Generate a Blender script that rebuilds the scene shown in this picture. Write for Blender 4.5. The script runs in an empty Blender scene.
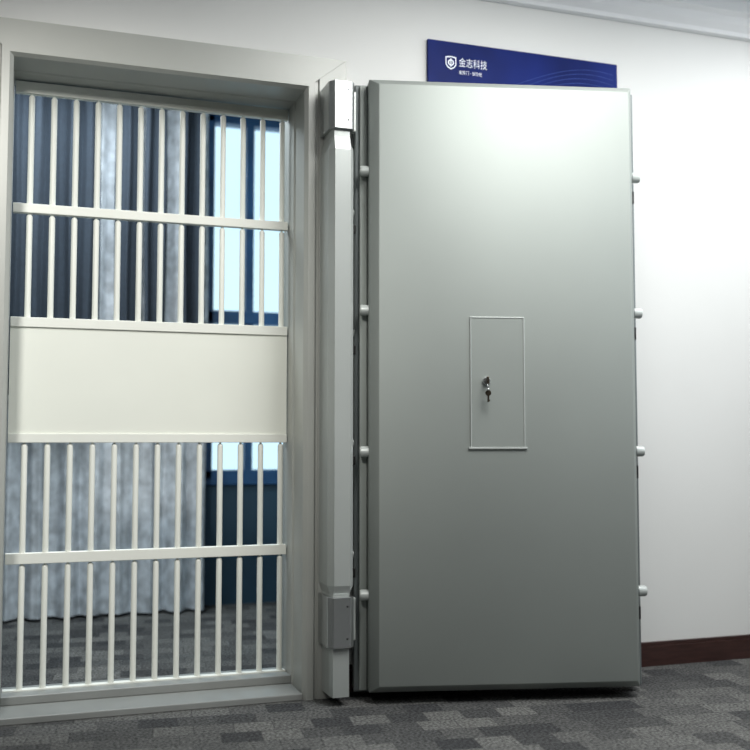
import bpy, bmesh, math, random
from mathutils import Vector, Matrix
random.seed(4)
S = bpy.context.scene; C = S.collection
S.view_settings.view_transform = 'Standard'
PI = math.pi
# ------------------------------------------------------------------ camera
F = 1013.0; YAW = math.radians(19); T = math.atan(65/F); EYE = 0.87
cam = bpy.data.cameras.new('camera'); co = bpy.data.objects.new('camera', cam); C.objects.link(co)
co.location = (0, 0, EYE); co.rotation_euler = (PI/2 + T, 0, -YAW)
cam.lens = F/750*36; cam.sensor_width = 36; cam.clip_start = .05
cam.dof.use_dof = True; cam.dof.focus_distance = 3.4; cam.dof.aperture_fstop = 1.6
S.camera = co
def ray(px, py):
    u = (px-375)/F; v = (375-py)/F
    x, y, z = u, math.cos(T)-v*math.sin(T), math.sin(T)+v*math.cos(T)
    return (x*math.cos(YAW)+y*math.sin(YAW), -x*math.sin(YAW)+y*math.cos(YAW), z)
def on(px, py, Y):                       # point of a wall-parallel plane seen at a pixel
    d = ray(px, py); s = Y/d[1]
    return d[0]*s, EYE+d[2]*s
# ------------------------------------------------------------------ materials
def mat(name, col, rough=.5, metal=0, noise=0, nscale=20, bump=0, bscale=200, spec=.5, stretch=None):
    m = bpy.data.materials.new(name); m.use_nodes = True
    n = m.node_tree.nodes; l = m.node_tree.links; b = n['Principled BSDF']
    b.inputs['Base Color'].default_value = (*col, 1); b.inputs['Roughness'].default_value = rough
    b.inputs['Metallic'].default_value = metal; b.inputs['Specular IOR Level'].default_value = spec
    tc = n.new('ShaderNodeTexCoord')
    if noise:
        mp = n.new('ShaderNodeMapping'); l.new(tc.outputs['Object'], mp.inputs[0])
        if stretch: mp.inputs['Scale'].default_value = stretch
        t = n.new('ShaderNodeTexNoise'); t.inputs['Scale'].default_value = nscale; l.new(mp.outputs[0], t.inputs[0])
        r = n.new('ShaderNodeValToRGB')
        r.color_ramp.elements[0].color = (*[c*(1-noise) for c in col], 1); r.color_ramp.elements[0].position = .3
        r.color_ramp.elements[1].color = (*[min(1, c*(1+noise)) for c in col], 1); r.color_ramp.elements[1].position = .7
        l.new(t.outputs[0], r.inputs[0]); l.new(r.outputs[0], b.inputs['Base Color'])
    if bump:
        t = n.new('ShaderNodeTexNoise'); t.inputs['Scale'].default_value = bscale; l.new(tc.outputs['Object'], t.inputs[0])
        bp = n.new('ShaderNodeBump'); bp.inputs['Strength'].default_value = bump; bp.inputs['Distance'].default_value = .001
        l.new(t.outputs[0], bp.inputs['Height']); l.new(bp.outputs[0], b.inputs['Normal'])
    return m
M = {}
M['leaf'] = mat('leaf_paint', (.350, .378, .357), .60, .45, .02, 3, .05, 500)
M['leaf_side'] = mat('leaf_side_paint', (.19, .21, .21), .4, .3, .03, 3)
M['frame'] = mat('frame_paint', (.39, .40, .375), .40, .1, .03, 4, .05, 400)
M['sillp'] = mat('sill_paint', (.27, .28, .27), .40, .1, .05, 8, .05, 400)
M['column'] = mat('column_paint', (.41, .435, .42), .34, .25, .03, 4)
M['grille'] = mat('grille_paint', (.76, .775, .72), .45, .0, .02, 4)
M['panel'] = mat('grille_panel_paint', (.75, .77, .705), .5, .0, .02, 4)
M['chrome'] = mat('bright_steel', (.56, .58, .58), .26, .9, .04, 30)
M['bolt'] = mat('bolt_steel', (.50, .53, .51), .35, .2, .03, 30)
M['trimline'] = mat('cover_trim_paint', (.50, .53, .51), .4, .2, .03, 30)
M['dark'] = mat('dark_steel', (.03, .03, .03), .5, .3, .1, 30)
M['bronze'] = mat('key_metal', (.10, .08, .06), .3, .8, .1, 60)
M['wall'] = mat('wall_paint', (.78, .785, .765), .7, 0, .015, 2, .1, 150)
M['sidewall'] = mat('side_wall_paint', (.40, .40, .39), .7, 0, .015, 2, .1, 150)  # unseen side walls, toned down to cut bounced light
M['darkwall'] = mat('dark_reflection_wall', (.05, .055, .055), .7, 0, .03, 2)  # unseen wall kept dark so the lower vault door reflects darkness
M['white'] = mat('ceiling_paint', (.90, .91, .92), .7, 0, .01, 3)
M['base'] = mat('baseboard_wood', (.045, .020, .017), .35, 0, .25, 12, stretch=(1, 8, 8))
M['teal'] = mat('teal_wall', (.02, .06, .10), .6, 0, .1, 3)
M['blue'] = mat('window_blue_paint', (.015, .075, .19), .4, 0, .2, 6)
M['dcurt'] = mat('dark_curtain_cloth', (.022, .032, .046), .85, 0, .15, 60)
M['lcurt'] = mat('pale_curtain_cloth', (.60, .635, .67), .85, 0, .28, 16)
M['sign'] = mat('sign_blue', (.006, .017, .135), .5, 0, .3, 4, spec=.12)
M['signline'] = mat('sign_pale_blue_line', (.03, .06, .24), .5, 0, .2, 20, spec=.12)
M['signtxt'] = mat('sign_white', (.85, .9, 1), .5, 0, .02, 30)
gm = bpy.data.materials.new('window_glass'); gm.use_nodes = True
n = gm.node_tree.nodes; l = gm.node_tree.links; n.remove(n['Principled BSDF'])
tr = n.new('ShaderNodeBsdfTransparent'); gl = n.new('ShaderNodeBsdfGlossy'); gl.inputs['Roughness'].default_value = .05
tr.inputs[0].default_value = (.93, .98, 1, 1)
mx = n.new('ShaderNodeMixShader'); mx.inputs[0].default_value = .06
l.new(tr.outputs[0], mx.inputs[1]); l.new(gl.outputs[0], mx.inputs[2]); l.new(mx.outputs[0], n['Material Output'].inputs[0])
M['glass'] = gm
# carpet
cm = bpy.data.materials.new('carpet'); cm.use_nodes = True
n = cm.node_tree.nodes; l = cm.node_tree.links; b = n['Principled BSDF']; b.inputs['Roughness'].default_value = .95
b.inputs['Specular IOR Level'].default_value = .1
tc = n.new('ShaderNodeTexCoord')
mp = n.new('ShaderNodeMapping'); mp.inputs['Rotation'].default_value = (0, 0, .12); l.new(tc.outputs['Object'], mp.inputs[0])
br = n.new('ShaderNodeTexBrick'); l.new(mp.outputs[0], br.inputs[0]); br.inputs['Scale'].default_value = 1
br.inputs['Brick Width'].default_value = .12; br.inputs['Row Height'].default_value = .10
br.inputs['Mortar Size'].default_value = .003; br.inputs['Mortar Smooth'].default_value = 1
br.inputs['Color1'].default_value = (.045, .046, .048, 1); br.inputs['Color2'].default_value = (.13, .13, .125, 1)
br.inputs['Mortar'].default_value = (.06, .06, .06, 1); br.offset = .37
ns = n.new('ShaderNodeTexNoise'); ns.inputs['Scale'].default_value = 110; l.new(tc.outputs['Object'], ns.inputs[0])
mm = n.new('ShaderNodeMixRGB'); mm.blend_type = 'MULTIPLY'; mm.inputs[0].default_value = .85
rr = n.new('ShaderNodeValToRGB'); rr.color_ramp.elements[0].position = .35; rr.color_ramp.elements[0].color = (.35, .35, .35, 1)
rr.color_ramp.elements[1].position = .65; rr.color_ramp.elements[1].color = (1.6, 1.6, 1.6, 1)
l.new(ns.outputs[0], rr.inputs[0]); l.new(br.outputs['Color'], mm.inputs[1]); l.new(rr.outputs[0], mm.inputs[2]); l.new(mm.outputs[0], b.inputs['Base Color'])
bp = n.new('ShaderNodeBump'); bp.inputs['Distance'].default_value = .004; bp.inputs['Strength'].default_value = .6
l.new(ns.outputs[0], bp.inputs['Height']); l.new(bp.outputs[0], b.inputs['Normal'])
M['carpet'] = cm
# ------------------------------------------------------------------ mesh helpers
def box(bm, x0, x1, y0, y1, z0, z1, bev=0):
    r = bmesh.ops.create_cube(bm, size=1)
    for v in r['verts']:
        v.co = Vector(((x0+x1)/2+v.co.x*(x1-x0), (y0+y1)/2+v.co.y*(y1-y0), (z0+z1)/2+v.co.z*(z1-z0)))
    if bev:
        es = list({e for v in r['verts'] for e in v.link_edges})
        bmesh.ops.bevel(bm, geom=es, offset=bev, segments=2, affect='EDGES', profile=.5)
def prism(bm, pts, z0, z1):              # plan polygon extruded up
    loft(bm, [(pts, z0), (pts, z1)])
def loft(bm, secs):                      # plan polygons at rising heights
    rs = [[bm.verts.new((x, y, z)) for x, y in pts] for pts, z in secs]
    bm.faces.new(rs[0][::-1]); bm.faces.new(rs[-1])
    for a, c in zip(rs, rs[1:]):
        k = len(a)
        for i in range(k): bm.faces.new((a[i], a[(i+1) % k], c[(i+1) % k], c[i]))
def lathe(bm, prof, mtx, seg=20):        # profile (r, h) about local z, closed ends
    rings = []
    for r, h in prof:
        rings.append([bm.verts.new(mtx @ Vector((r*math.cos(2*PI*i/seg), r*math.sin(2*PI*i/seg), h))) for i in range(seg)])
    for a, c in zip(rings, rings[1:]):
        for i in range(seg): bm.faces.new((a[i], a[(i+1) % seg], c[(i+1) % seg], c[i]))
    bm.faces.new(rings[0][::-1]); bm.faces.new(rings[-1])
def torus(bm, R, r, mtx, a=24, b=10):
    g = [[bm.verts.new(mtx @ Vector(((R+r*math.cos(2*PI*j/b))*math.cos(2*PI*i/a), (R+r*math.cos(2*PI*j/b))*math.sin(2*PI*i/a), r*math.sin(2*PI*j/b)))) for j in range(b)] for i in range(a)]
    for i in range(a):
        for j in range(b): bm.faces.new((g[i][j], g[(i+1) % a][j], g[(i+1) % a][(j+1) % b], g[i][(j+1) % b]))
def obj(name, bm, m, parent=None, smooth=False, label=None):
    bmesh.ops.recalc_face_normals(bm, faces=bm.faces)
    me = bpy.data.meshes.new(name); bm.to_mesh(me); bm.free(); me.materials.append(M[m])
    if smooth:
        for p in me.polygons: p.use_smooth = True
        try: me.set_sharp_from_angle(angle=math.radians(35))
        except Exception: pass
    o = bpy.data.objects.new(name, me); C.objects.link(o)
    if parent: o.parent = parent
    if label: o['label'] = label
    return o
def tag(o, label, cat, group=None):
    o['label'] = label; o['category'] = cat
    if group: o['group'] = group
    return o
def thing(name, label, cat, loc=(0, 0, 0), rz=0, group=None):
    o = bpy.data.objects.new(name, None); C.objects.link(o); o.location = loc; o.rotation_euler = (0, 0, rz); o.empty_display_size = .1
    return tag(o, label, cat, group)
def struct(name, bm, m, label, parent=None):
    o = obj(name, bm, m, parent)
    o['kind'] = 'structure'; o['label'] = label
    return o
N = bmesh.new
# ------------------------------------------------------------------ setting
WY = 3.42; WB = 3.62; FY = 5.4; CE = 2.66
OX0, OX1, OZ = -.06, .895, 2.09         # clear opening of the frame
YF = 3.34
XL, XR, YB = -2.6, 3.5, -1.6
bm = N(); box(bm, XL, XR, YB, FY+.15, -.1, 0); struct('floor', bm, 'carpet', 'grey patterned carpet floor')
bm = N(); box(bm, XL, XR, YB, FY+.15, CE, CE+.1); struct('ceiling', bm, 'white', 'white ceiling')
bm = N()
box(bm, XL, OX0-.125, WY, WB, 0, CE); box(bm, OX1+.125, XR, WY, WB, 0, CE); box(bm, OX0-.125, OX1+.125, WY, WB, OZ+.088, CE)
struct('wall_back', bm, 'wall', 'pale wall around the vault door frame')
bm = N(); box(bm, XL-.1, XL, YB, FY+.15, 0, CE); struct('wall_left', bm, 'sidewall', 'grey side wall on the left')
bm = N(); box(bm, XR, XR+.1, YB, FY+.15, 0, CE); struct('wall_right', bm, 'sidewall', 'grey side wall on the right')
bm = N(); box(bm, XL, XR, YB-.1, YB, 0, CE); struct('wall_front', bm, 'darkwall', 'unseen wall behind the viewer, darkened for the door reflections')
bm = N(); box(bm, OX1+.155, XR, WY-.018, WY, 0, .075); box(bm, OX1+.155, XR, WY-.012, WY, .075, .09)
struct('baseboard_right', bm, 'base', 'dark brown wooden baseboard right of the vault door')
bm = N(); box(bm, XL, OX0-.155, WY-.018, WY, 0, .075); box(bm, XL, OX0-.155, WY-.012, WY, .075, .09)
struct('baseboard_left', bm, 'base', 'dark brown wooden baseboard left of the frame')
bm = N()
pf = [(WY, 2.54), (WY-.03, 2.54), (WY-.035, 2.555), (WY-.06, 2.575), (WY-.075, 2.60), (WY-.10, 2.61), (WY-.10, CE), (WY, CE)]
a = [bm.verts.new((XL, y, z)) for y, z in pf]; c = [bm.verts.new((XR, y, z)) for y, z in pf]
bm.faces.new(a); bm.faces.new(c[::-1])
for i in range(len(pf)): bm.faces.new((a[i], a[(i+1) % len(pf)], c[(i+1) % len(pf)], c[i]))
struct('trim_1', bm, 'white', 'white cornice along the top of the wall')
# far wall of the room behind, with the window hole
WX0, WX1 = on(203, 300, FY)[0], 2.35; WZ0, WZ1 = .66, 2.63
bm = N()
box(bm, XL, WX0, FY, FY+.15, 0, CE); box(bm, WX1, XR, FY, FY+.15, 0, CE); box(bm, WX0, WX1, FY, FY+.15, WZ1, CE); box(bm, WX0, WX1, FY, FY+.15, 0, WZ0)
struct('wall_far', bm, 'teal', 'dark blue-teal wall of the room behind the grille')
# window: blue frame with mullions
wz_t = on(240, 318, FY)[1]
bm = N(); ff = FY-.02
def wb(x0, x1, z0, z1): box(bm, x0, x1, ff, FY+.06, z0, z1, .004)
wb(WX0-.02, on(213, 300, FY)[0], WZ0, WZ1); wb(WX1-.06, WX1, WZ0, WZ1)
wb(WX0, WX1, WZ1-.04, WZ1+.02); wb(WX0, WX1, WZ0-.03, WZ0+.05); wb(WX0, WX1, wz_t-.035, wz_t+.035)
win = struct('window_1', bm, 'blue', 'blue-framed window behind the grille')
ml = [on(249, 300, FY)[0], on(300, 300, FY)[0], 1.9]
for x in ml:
    bm = N(); box(bm, x-.022, x+.022, ff+.005, FY+.05, WZ0, WZ1, .004); o = obj('mullion', bm, 'blue', win)
bm = N(); box(bm, WX0, WX1, FY+.02, FY+.026, WZ0, WZ1); obj('pane', bm, 'glass', win)
# ------------------------------------------------------------------ curtains in the room behind
def curtain(name, x0, x1, z0, z1, y, amp, wl, m, label, cat, group, seed):
    rnd = random.Random(seed); bm = N(); nx = int((x1-x0)/.006)+2; nz = 14
    ph = rnd.random()*6; g = []
    for i in range(nx):
        x = x0+(x1-x0)*i/(nx-1); col = []
        for j in range(nz):
            t = j/(nz-1); k = 1+.35*(1-t)*math.sin(x*9+ph)
            yy = y+amp*k*(math.sin(x/wl*2*PI+ph+.5*math.sin(x*13+ph)+.25*(1-t)*math.sin(x*6))+.25*math.sin(x/wl*5*PI+ph))
            col.append(bm.verts.new((x+.004*math.sin(t*7+i*.2), yy, z0+(z1-z0)*t)))
        g.append(col)
    for i in range(nx-1):
        for j in range(nz-1): bm.faces.new((g[i][j], g[i+1][j], g[i+1][j+1], g[i][j+1]))
    return tag(obj(name, bm, m, smooth=True), label, cat, group)
yc = FY-.20
curtain('curtain', -.75, on(205, 520, yc)[0], .015, 2.58, yc, .032, .13, 'lcurt', 'long pale grey curtain hanging left of the blue window behind the grille', 'curtain', None, 3)
yd = FY-.36
for k, (a, b_, lab) in enumerate([(-60, 99, 'wide dark blue-grey short curtain, leftmost behind the upper grille'), (114, 139, 'narrow dark blue-grey short curtain second from left behind the grille'),
                              (143, 165, 'narrowest dark blue-grey short curtain, third from left behind the upper grille'), (180, 202, 'dark blue-grey short curtain right beside the blue window')]):
    curtain('short_curtain', on(a, 300, yd)[0], on(b_, 300, yd)[0], 1.08, 2.58, yd, .026, .085, 'dcurt', lab, 'curtain', 'dark curtains behind the grille', 10+k)
# ------------------------------------------------------------------ vault door frame
fr = thing('vault_door_frame', 'wide grey painted steel frame around the barred opening', 'door frame', ((OX0+OX1)/2, YF, 0))
def wob(name, bm, m, parent, smooth=False, label=None):    # mesh given in world coordinates, child of an unrotated empty
    o = obj(name, bm, m, parent, smooth, label); 
    o.matrix_parent_inverse = Matrix.Translation(-Vector(parent.location))
    return o
profj = [(0, 3.64), (0, 3.50), (.006, 3.494), (.006, 3.362), (0, 3.356), (.012, YF), (.036, YF), (.040, YF+.012), (.048, YF+.012), (.052, YF+.004), (.15, YF+.004), (.15, WY), (.12, WY), (.12, 3.64)]
profh = [(0, 3.64), (0, 3.50), (.006, 3.494), (.006, 3.362), (0, 3.356), (.012, YF), (.148, YF), (.15, YF+.004), (.15, WY), (.12, WY), (.12, 3.64)]
def seg_sweep(A, B, prof):               # A, B: functions offset-> (x,z)
    bm = N(); a = [bm.verts.new((A(o)[0], y, A(o)[1])) for o, y in prof]; c = [bm.verts.new((B(o)[0], y, B(o)[1])) for o, y in prof]
    k = len(prof); bm.faces.new(a); bm.faces.new(c[::-1])
    for i in range(k): bm.faces.new((a[i], a[(i+1) % k], c[(i+1) % k], c[i]))
    return bm
h = .78
wob('jamb', seg_sweep(lambda o: (OX0-o, 0), lambda o: (OX0-o, OZ+o*h), profj), 'frame', fr)
wob('jamb', seg_sweep(lambda o: (OX1+o, 0), lambda o: (OX1+o, OZ+o*h), profj), 'frame', fr)
wob('header', seg_sweep(lambda o: (OX0-o, OZ+o*h), lambda o: (OX1+o, OZ+o*h), profh), 'frame', fr)
bm = N(); box(bm, OX0, OX1, YF+.004, 3.64, 0, .022, .003); box(bm, OX0, OX1, 3.50, 3.64, .022, .05, .003); wob('sill', bm, 'sillp', fr)
# hinge column
cx0, cx1, cy0, cy1 = .952, 1.030, 3.215, YF+.004
def colpts(e, q=1): return [(cx0-e, cy1), (cx0-e, cy0+.026*q-e), (cx0+.013*q, cy0-e), (cx1-.010*q, cy0-e), (cx1+e, cy0+.014*q-e), (cx1+e, cy1)]
bm = N(); prism(bm, colpts(-.009), .03, 2.09); c_ = wob('hinge_column', bm, 'column', fr)
bm = N(); loft(bm, [(colpts(-.008), .362), (colpts(.003), .392), (colpts(.003), 1.850), (colpts(-.008), 1.895)]); wob('column_cover', bm, 'column', fr)
def knuckle(z0, z1):
    bm = N(); prism(bm, colpts(.005, .8), z0, z1)
    bmesh.ops.bevel(bm, geom=[e for e in bm.edges], offset=.002, segments=2, affect='EDGES', profile=.5)
    k = wob('hinge_sleeve', bm, 'chrome', fr, label='bright steel hinge sleeve')
    bm = N(); box(bm, cx1-.004, cx1+.028, cy0+.055, cy0+.09, z0+.012, z1-.012, .003); obj('hinge_leaf', bm, 'bolt', k)
    for z in (z0+.03, z1-.03):
        bm = N(); lathe(bm, [(.0035, 0), (.0035, .001), (.002, .002)], Matrix.Translation((cx1-.020, cy0-.005, z)) @ Matrix.Rotation(PI/2, 4, 'X'), 12)
        obj('screw', bm, 'dark', k, True)
knuckle(1.92, 2.085); knuckle(.19, .355)
# ------------------------------------------------------------------ vault door leaf
A0 = math.radians(13.5); LX, LY = 1.09, 3.20; W = .916; Z0, Z1 = .035, 2.108
lf = thing('vault_door', 'thick grey steel vault door standing wide open against the wall', 'vault door', (LX, LY, 0), -A0)
def lp(px, py):                          # local (x, z) on the leaf's face
    d = ray(px, py); nx, ny = math.sin(A0), math.cos(A0)
    s = (LX*nx+LY*ny)/(d[0]*nx+d[1]*ny); P = (d[0]*s-LX, d[1]*s-LY)
    return P[0]*math.cos(A0)-P[1]*math.sin(A0), EYE+d[2]*s
bm = N()
def rect(y, i): return [bm.verts.new(p) for p in ((i*1.25-.006, y, Z0+i), (W+.004-i*.8, y, Z0+i), (W+.004-i*.8, y, Z1-i), (i*1.25-.006, y, Z1-i))]
r0 = rect(0, .025); r1 = rect(.034, 0); r2 = rect(.10, 0)
bm.faces.new(r0); bm.faces.new(r2[::-1])
for a, c in ((r0, r1), (r1, r2)):
    for i in range(4): bm.faces.new((a[i], a[(i+1) % 4], c[(i+1) % 4], c[i]))
bmesh.ops.bevel(bm, geom=[e for e in bm.edges], offset=.0025, segments=2, affect='EDGES', profile=.5)
obj('door_body', bm, 'leaf', lf, True)
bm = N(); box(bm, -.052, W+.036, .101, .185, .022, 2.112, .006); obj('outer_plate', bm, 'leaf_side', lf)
bm = N(); box(bm, -.034, -.008, .085, .101, .03, 2.104, .003); obj('edge_strip', bm, 'leaf', lf)
# locking bolts, both edges
for z in (1.793, 1.312, .831, .352):
    for s, x in ((-1, -.001), (1, W+.003)):
        bm = N(); mtx = Matrix.Translation((x, .055, z)) @ Matrix.Rotation(s*PI/2, 4, 'Y')
        lathe(bm, [(.0185, -.01), (.0185, .029), (.016, .034), (.007, .036)], mtx, 24)
        bo = obj('locking_bolt', bm, 'bolt', lf, True)
        bm = N(); lathe(bm, [(.022, -.002), (.022, .003), (.020, .005)], mtx, 24); obj('collar', bm, 'leaf_side', bo, True)
for z in (1.72, 1.24, .76, .28):
    bm = N(); box(bm, W, W+.014, .042, .066, z-.022, z+.022, .002); obj('edge_latch', bm, 'dark', lf, label='small dark edge latch')
for z in (1.66, 1.24, .86, .48):
    bm = N(); lathe(bm, [(.014, -.02), (.014, .010), (.011, .014)], Matrix.Translation((-.054, .117, z)) @ Matrix.Rotation(-PI/2, 4, 'Y'), 16); obj('hinge_side_pin', bm, 'bolt', lf, True)
    bm = N(); box(bm, -.056, -.046, .098, .112, z-.075, z-.045, .002); obj('hinge_side_stop', bm, 'dark', lf)
# service cover
x0, zt = lp(471, 318); x1, zb = lp(524, 447)
bm = N(); box(bm, x0, x1, -.003, .002, zb, zt, .001); cv = obj('service_cover', bm, 'leaf', lf, label='small rectangular lock cover on the door face')
bm = N(); w = .0042; y0 = -.0045
box(bm, x0-w, x0, y0, .002, zb-w, zt+w, .001); box(bm, x1, x1+w, y0, .002, zb-w, zt+w, .001)
box(bm, x0, x1, y0, .002, zt, zt+w, .001); box(bm, x0-w-.007, x1+w+.007, y0-.001, .002, zb-w-.003, zb, .001)
obj('cover_frame', bm, 'trimline', cv)
kx, kz = lp(486, 381)
bm = N(); lathe(bm, [(.0135, -.001), (.0135, .006), (.011, .009), (.006, .009), (.006, .007)], Matrix.Translation((kx, -.003, kz)) @ Matrix.Rotation(PI/2, 4, 'X'), 24)
obj('lock_cylinder', bm, 'chrome', cv, True)
# key in the lock with a second key hanging from it
ca, sa = math.cos(A0), math.sin(A0)
kw = (LX+kx*ca+(-.012)*sa, LY-kx*sa+(-.012)*ca)
ky = thing('key', 'small dark key with a ring left in the lock of the vault door cover', 'key', (kw[0], kw[1], kz), -A0)
bm = N(); lathe(bm, [(.003, 0), (.003, .008)], Matrix.Rotation(PI/2, 4, 'X'), 12); obj('blade', bm, 'bronze', ky, True)
bm = N(); box(bm, -.0035, .0035, -.026, -.008, -.013, .013, .0015); obj('bow', bm, 'bronze', ky)
bm = N(); torus(bm, .012, .0012, Matrix.Translation((0, -.02, -.022)) @ Matrix.Rotation(PI/2, 4, 'Y') @ Matrix.Rotation(.3, 4, 'X')); obj('key_ring', bm, 'chrome', ky, True)
bm = N(); lathe(bm, [(.010, -.0015), (.010, .0015)], Matrix.Translation((.001, -.019, -.042)) @ Matrix.Rotation(PI/2, 4, 'X'), 20)
box(bm, -.002, .004, -.0205, -.0175, -.072, -.050); box(bm, .004, .0065, -.0205, -.0175, -.070, -.064); obj('spare_key', bm, 'bronze', ky)
# ------------------------------------------------------------------ grille gate
GY = 3.58
gt = thing('barred_gate', 'cream barred steel day gate with a solid middle panel in the frame', 'gate', ((OX0+OX1)/2, GY, .05))
gx0, gx1 = OX0+.004, OX1-.004
def gz(py): return on(283, py, GY)[1]
def rail(p0, p1, name='rail', d=.016):
    bm = N(); box(bm, gx0, gx1, GY-d, GY+.012, gz(p1), gz(p0), .002); wob(name, bm, 'grille', gt)
rails = [(222.5, 231), (327, 336), (434, 442.5), (544, 554), (669, 680.5)]
for r in rails: rail(*r)
bm = N(); box(bm, gx0, gx1, GY-.012, GY+.012, 2.045, 2.085, .002); wob('rail', bm, 'grille', gt)
bm = N(); box(bm, gx0, gx1, GY-.008, GY+.008, gz(434), gz(336)); wob('middle_panel', bm, 'panel', gt)
zz = [(gz(222.5), 2.045), (gz(327), gz(231)), (gz(544), gz(442.5)), (gz(669), gz(554))]
def bar(x, z0, z1, r=.0100):
    bm = N(); zt = z1-.003-r
    pr = [(r, z0)]+[(r*math.cos(t), zt+r*math.sin(t)) for t in [i*PI/2/6 for i in range(6)]] + [(.004, z1-.0028), (.004, z1+.001)]
    lathe(bm, pr, Matrix.Translation((x, GY, 0)), 14); wob('bar', bm, 'grille', gt, True)
xs = [.871-.0728*i for i in range(13)]
for x in xs:
    for z0, z1 in zz: bar(x, z0, z1)
# ------------------------------------------------------------------ sign
SY = WY-.012
sx0, sz1 = on(428, 38.5, SY-.004); sx1, _ = on(617, 60, SY-.004); sz0 = sz1-.34
sg = thing('wall_sign', 'dark blue company sign with white logo half hidden behind the vault door', 'sign', (sx0, SY, sz0))
bm = N(); box(bm, sx0, sx1, SY-.004, SY+.012, sz0, sz1, .002); wob('sign_board', bm, 'sign', sg)
bm = N()                                 # faint curved lines sweeping over the right of the sign
for k in range(7):
    pts = []
    for i in range(25):
        t = i/24; pts.append((sx0+.32+(sx1-sx0-.34)*t, sz1-.05-.012*k-.10*(1-t)**2*(1+.12*k)+.03*t*math.sin(t*3+k*.3)))
    for (xa, za), (xb, zb_) in zip(pts, pts[1:]):
        bm.faces.new([bm.verts.new(p) for p in ((xa, SY-.0046, za-.0012), (xb, SY-.0046, zb_-.0012), (xb, SY-.0046, zb_+.0012), (xa, SY-.0046, za+.0012))])
wob('line_pattern', bm, 'signline', sg)
def text(s, px0, px1, py0, py1, name):
    cu = bpy.data.curves.new(name, 'FONT'); cu.body = s; cu.size = .1; cu.extrude = 0.0; cu.resolution_u = 4
    to = bpy.data.objects.new(name+'_tmp', cu); C.objects.link(to); bpy.context.view_layer.update()
    dg = bpy.context.evaluated_depsgraph_get(); me = bpy.data.meshes.new_from_object(to.evaluated_get(dg)); C.objects.unlink(to); bpy.data.objects.remove(to)
    vs = me.vertices
    if not len(vs): return
    a0, a1 = min(v.co.x for v in vs), max(v.co.x for v in vs); b0, b1 = min(v.co.y for v in vs), max(v.co.y for v in vs)
    X0, Zt = on(px0, py0, SY-.006); X1, _ = on(px1, py0, SY-.006); _, Zb = on(px0, py1, SY-.006)
    for v in vs:
        x, y = v.co.x, v.co.y
        v.co = (X0+(x-a0)/(a1-a0)*(X1-X0), SY-.0055, Zb+(y-b0)/(b1-b0)*(Zt-Zb))
    me.materials.clear(); me.materials.append(M['signtxt'])
    o = bpy.data.objects.new(name, me); C.objects.link(o); o.parent = sg; o.matrix_parent_inverse = Matrix.Translation(-Vector(sg.location))
    return o
text('金志科技', 459, 487, 57.5, 66.5, 'lettering')
text('金库门 · 保险柜', 459, 482, 70, 74, 'small_lettering')
# shield emblem
bm = N(); ex, ez = on(451, 62.5, SY-.006)
def shield(s): return [(-.95*s, .95*s), (0, 1.1*s), (.95*s, .95*s), (.95*s, -.35*s), (.6*s, -.85*s), (0, -1.15*s), (-.6*s, -.85*s), (-.95*s, -.35*s)]
o_ = [bm.verts.new((ex+x, SY-.0055, ez+z)) for x, z in shield(.023)]; i_ = [bm.verts.new((ex+x, SY-.0055, ez+z)) for x, z in shield(.0185)]
for k in range(8): bm.faces.new((o_[k], o_[(k+1) % 8], i_[(k+1) % 8], i_[k]))
c1 = [(.0125*math.cos(t), .0125*math.sin(t)) for t in [i*PI/12 for i in range(24)]]
ou = [bm.verts.new((ex+x, SY-.0055, ez+z)) for x, z in c1]; inn = [bm.verts.new((ex+x*.6, SY-.0055, ez+z*.6)) for x, z in c1]
for k in range(24): bm.faces.new((ou[k], ou[(k+1) % 24], inn[(k+1) % 24], inn[k]))
box(bm, ex-.002, ex+.002, SY-.0058, SY-.0052, ez-.0165, ez+.0165)
wob('emblem', bm, 'signtxt', sg)
# ------------------------------------------------------------------ light
def area(name, loc, size, energy, col, rot=(0, 0, 0), sy=None):
    ld = bpy.data.lights.new(name, 'AREA'); ld.energy = energy; ld.color = col; ld.size = size
    if sy: ld.shape = 'RECTANGLE'; ld.size_y = sy
    o = bpy.data.objects.new(name, ld); C.objects.link(o); o.location = loc; o.rotation_euler = rot
area('ceiling_lamp_or_fill', (1.60, 2.0, 2.62), 1.1, 60, (1, 1, .98))
area('ceiling_lamp_or_fill', (.0, 0.0, 2.62), 1.0, 6, (.95, .98, 1))  # weak front fill added under the ceiling, not a fixture
area('ceiling_lamp_or_fill', (3.0, 2.6, 2.62), .6, 17, (.96, .98, 1))  # fill added to brighten the wall right of the vault door
area('daylight_fill', (3.4, 1.8, 1.8), 1.2, 14, (.82, .92, 1), (0, PI/2, 0), 1.2)  # added area light for cool daylight from the right; no window built there
area('ceiling_lamp_or_fill', (.2, 4.4, 2.62), .8, 46, (.84, .94, 1))
sd = bpy.data.lights.new('gate_fill_spot', 'SPOT'); sd.energy = 240; sd.color = (1, .98, .93); sd.spot_size = math.radians(50); sd.spot_blend = .9; sd.shadow_soft_size = .15  # spot added to brighten the gate while sparing the vault door
so = bpy.data.objects.new('gate_fill_spot', sd); C.objects.link(so); so.location = (-.5, 1.0, 2.55)
so.rotation_euler = (Vector((.2, 3.58, 1.15))-so.location).to_track_quat('-Z', 'Y').to_euler()
w = bpy.data.worlds.new('world'); S.world = w; w.use_nodes = True
bg = w.node_tree.nodes['Background']; bg.inputs[0].default_value = (.68, .89, 1, 1); bg.inputs[1].default_value = 1.4
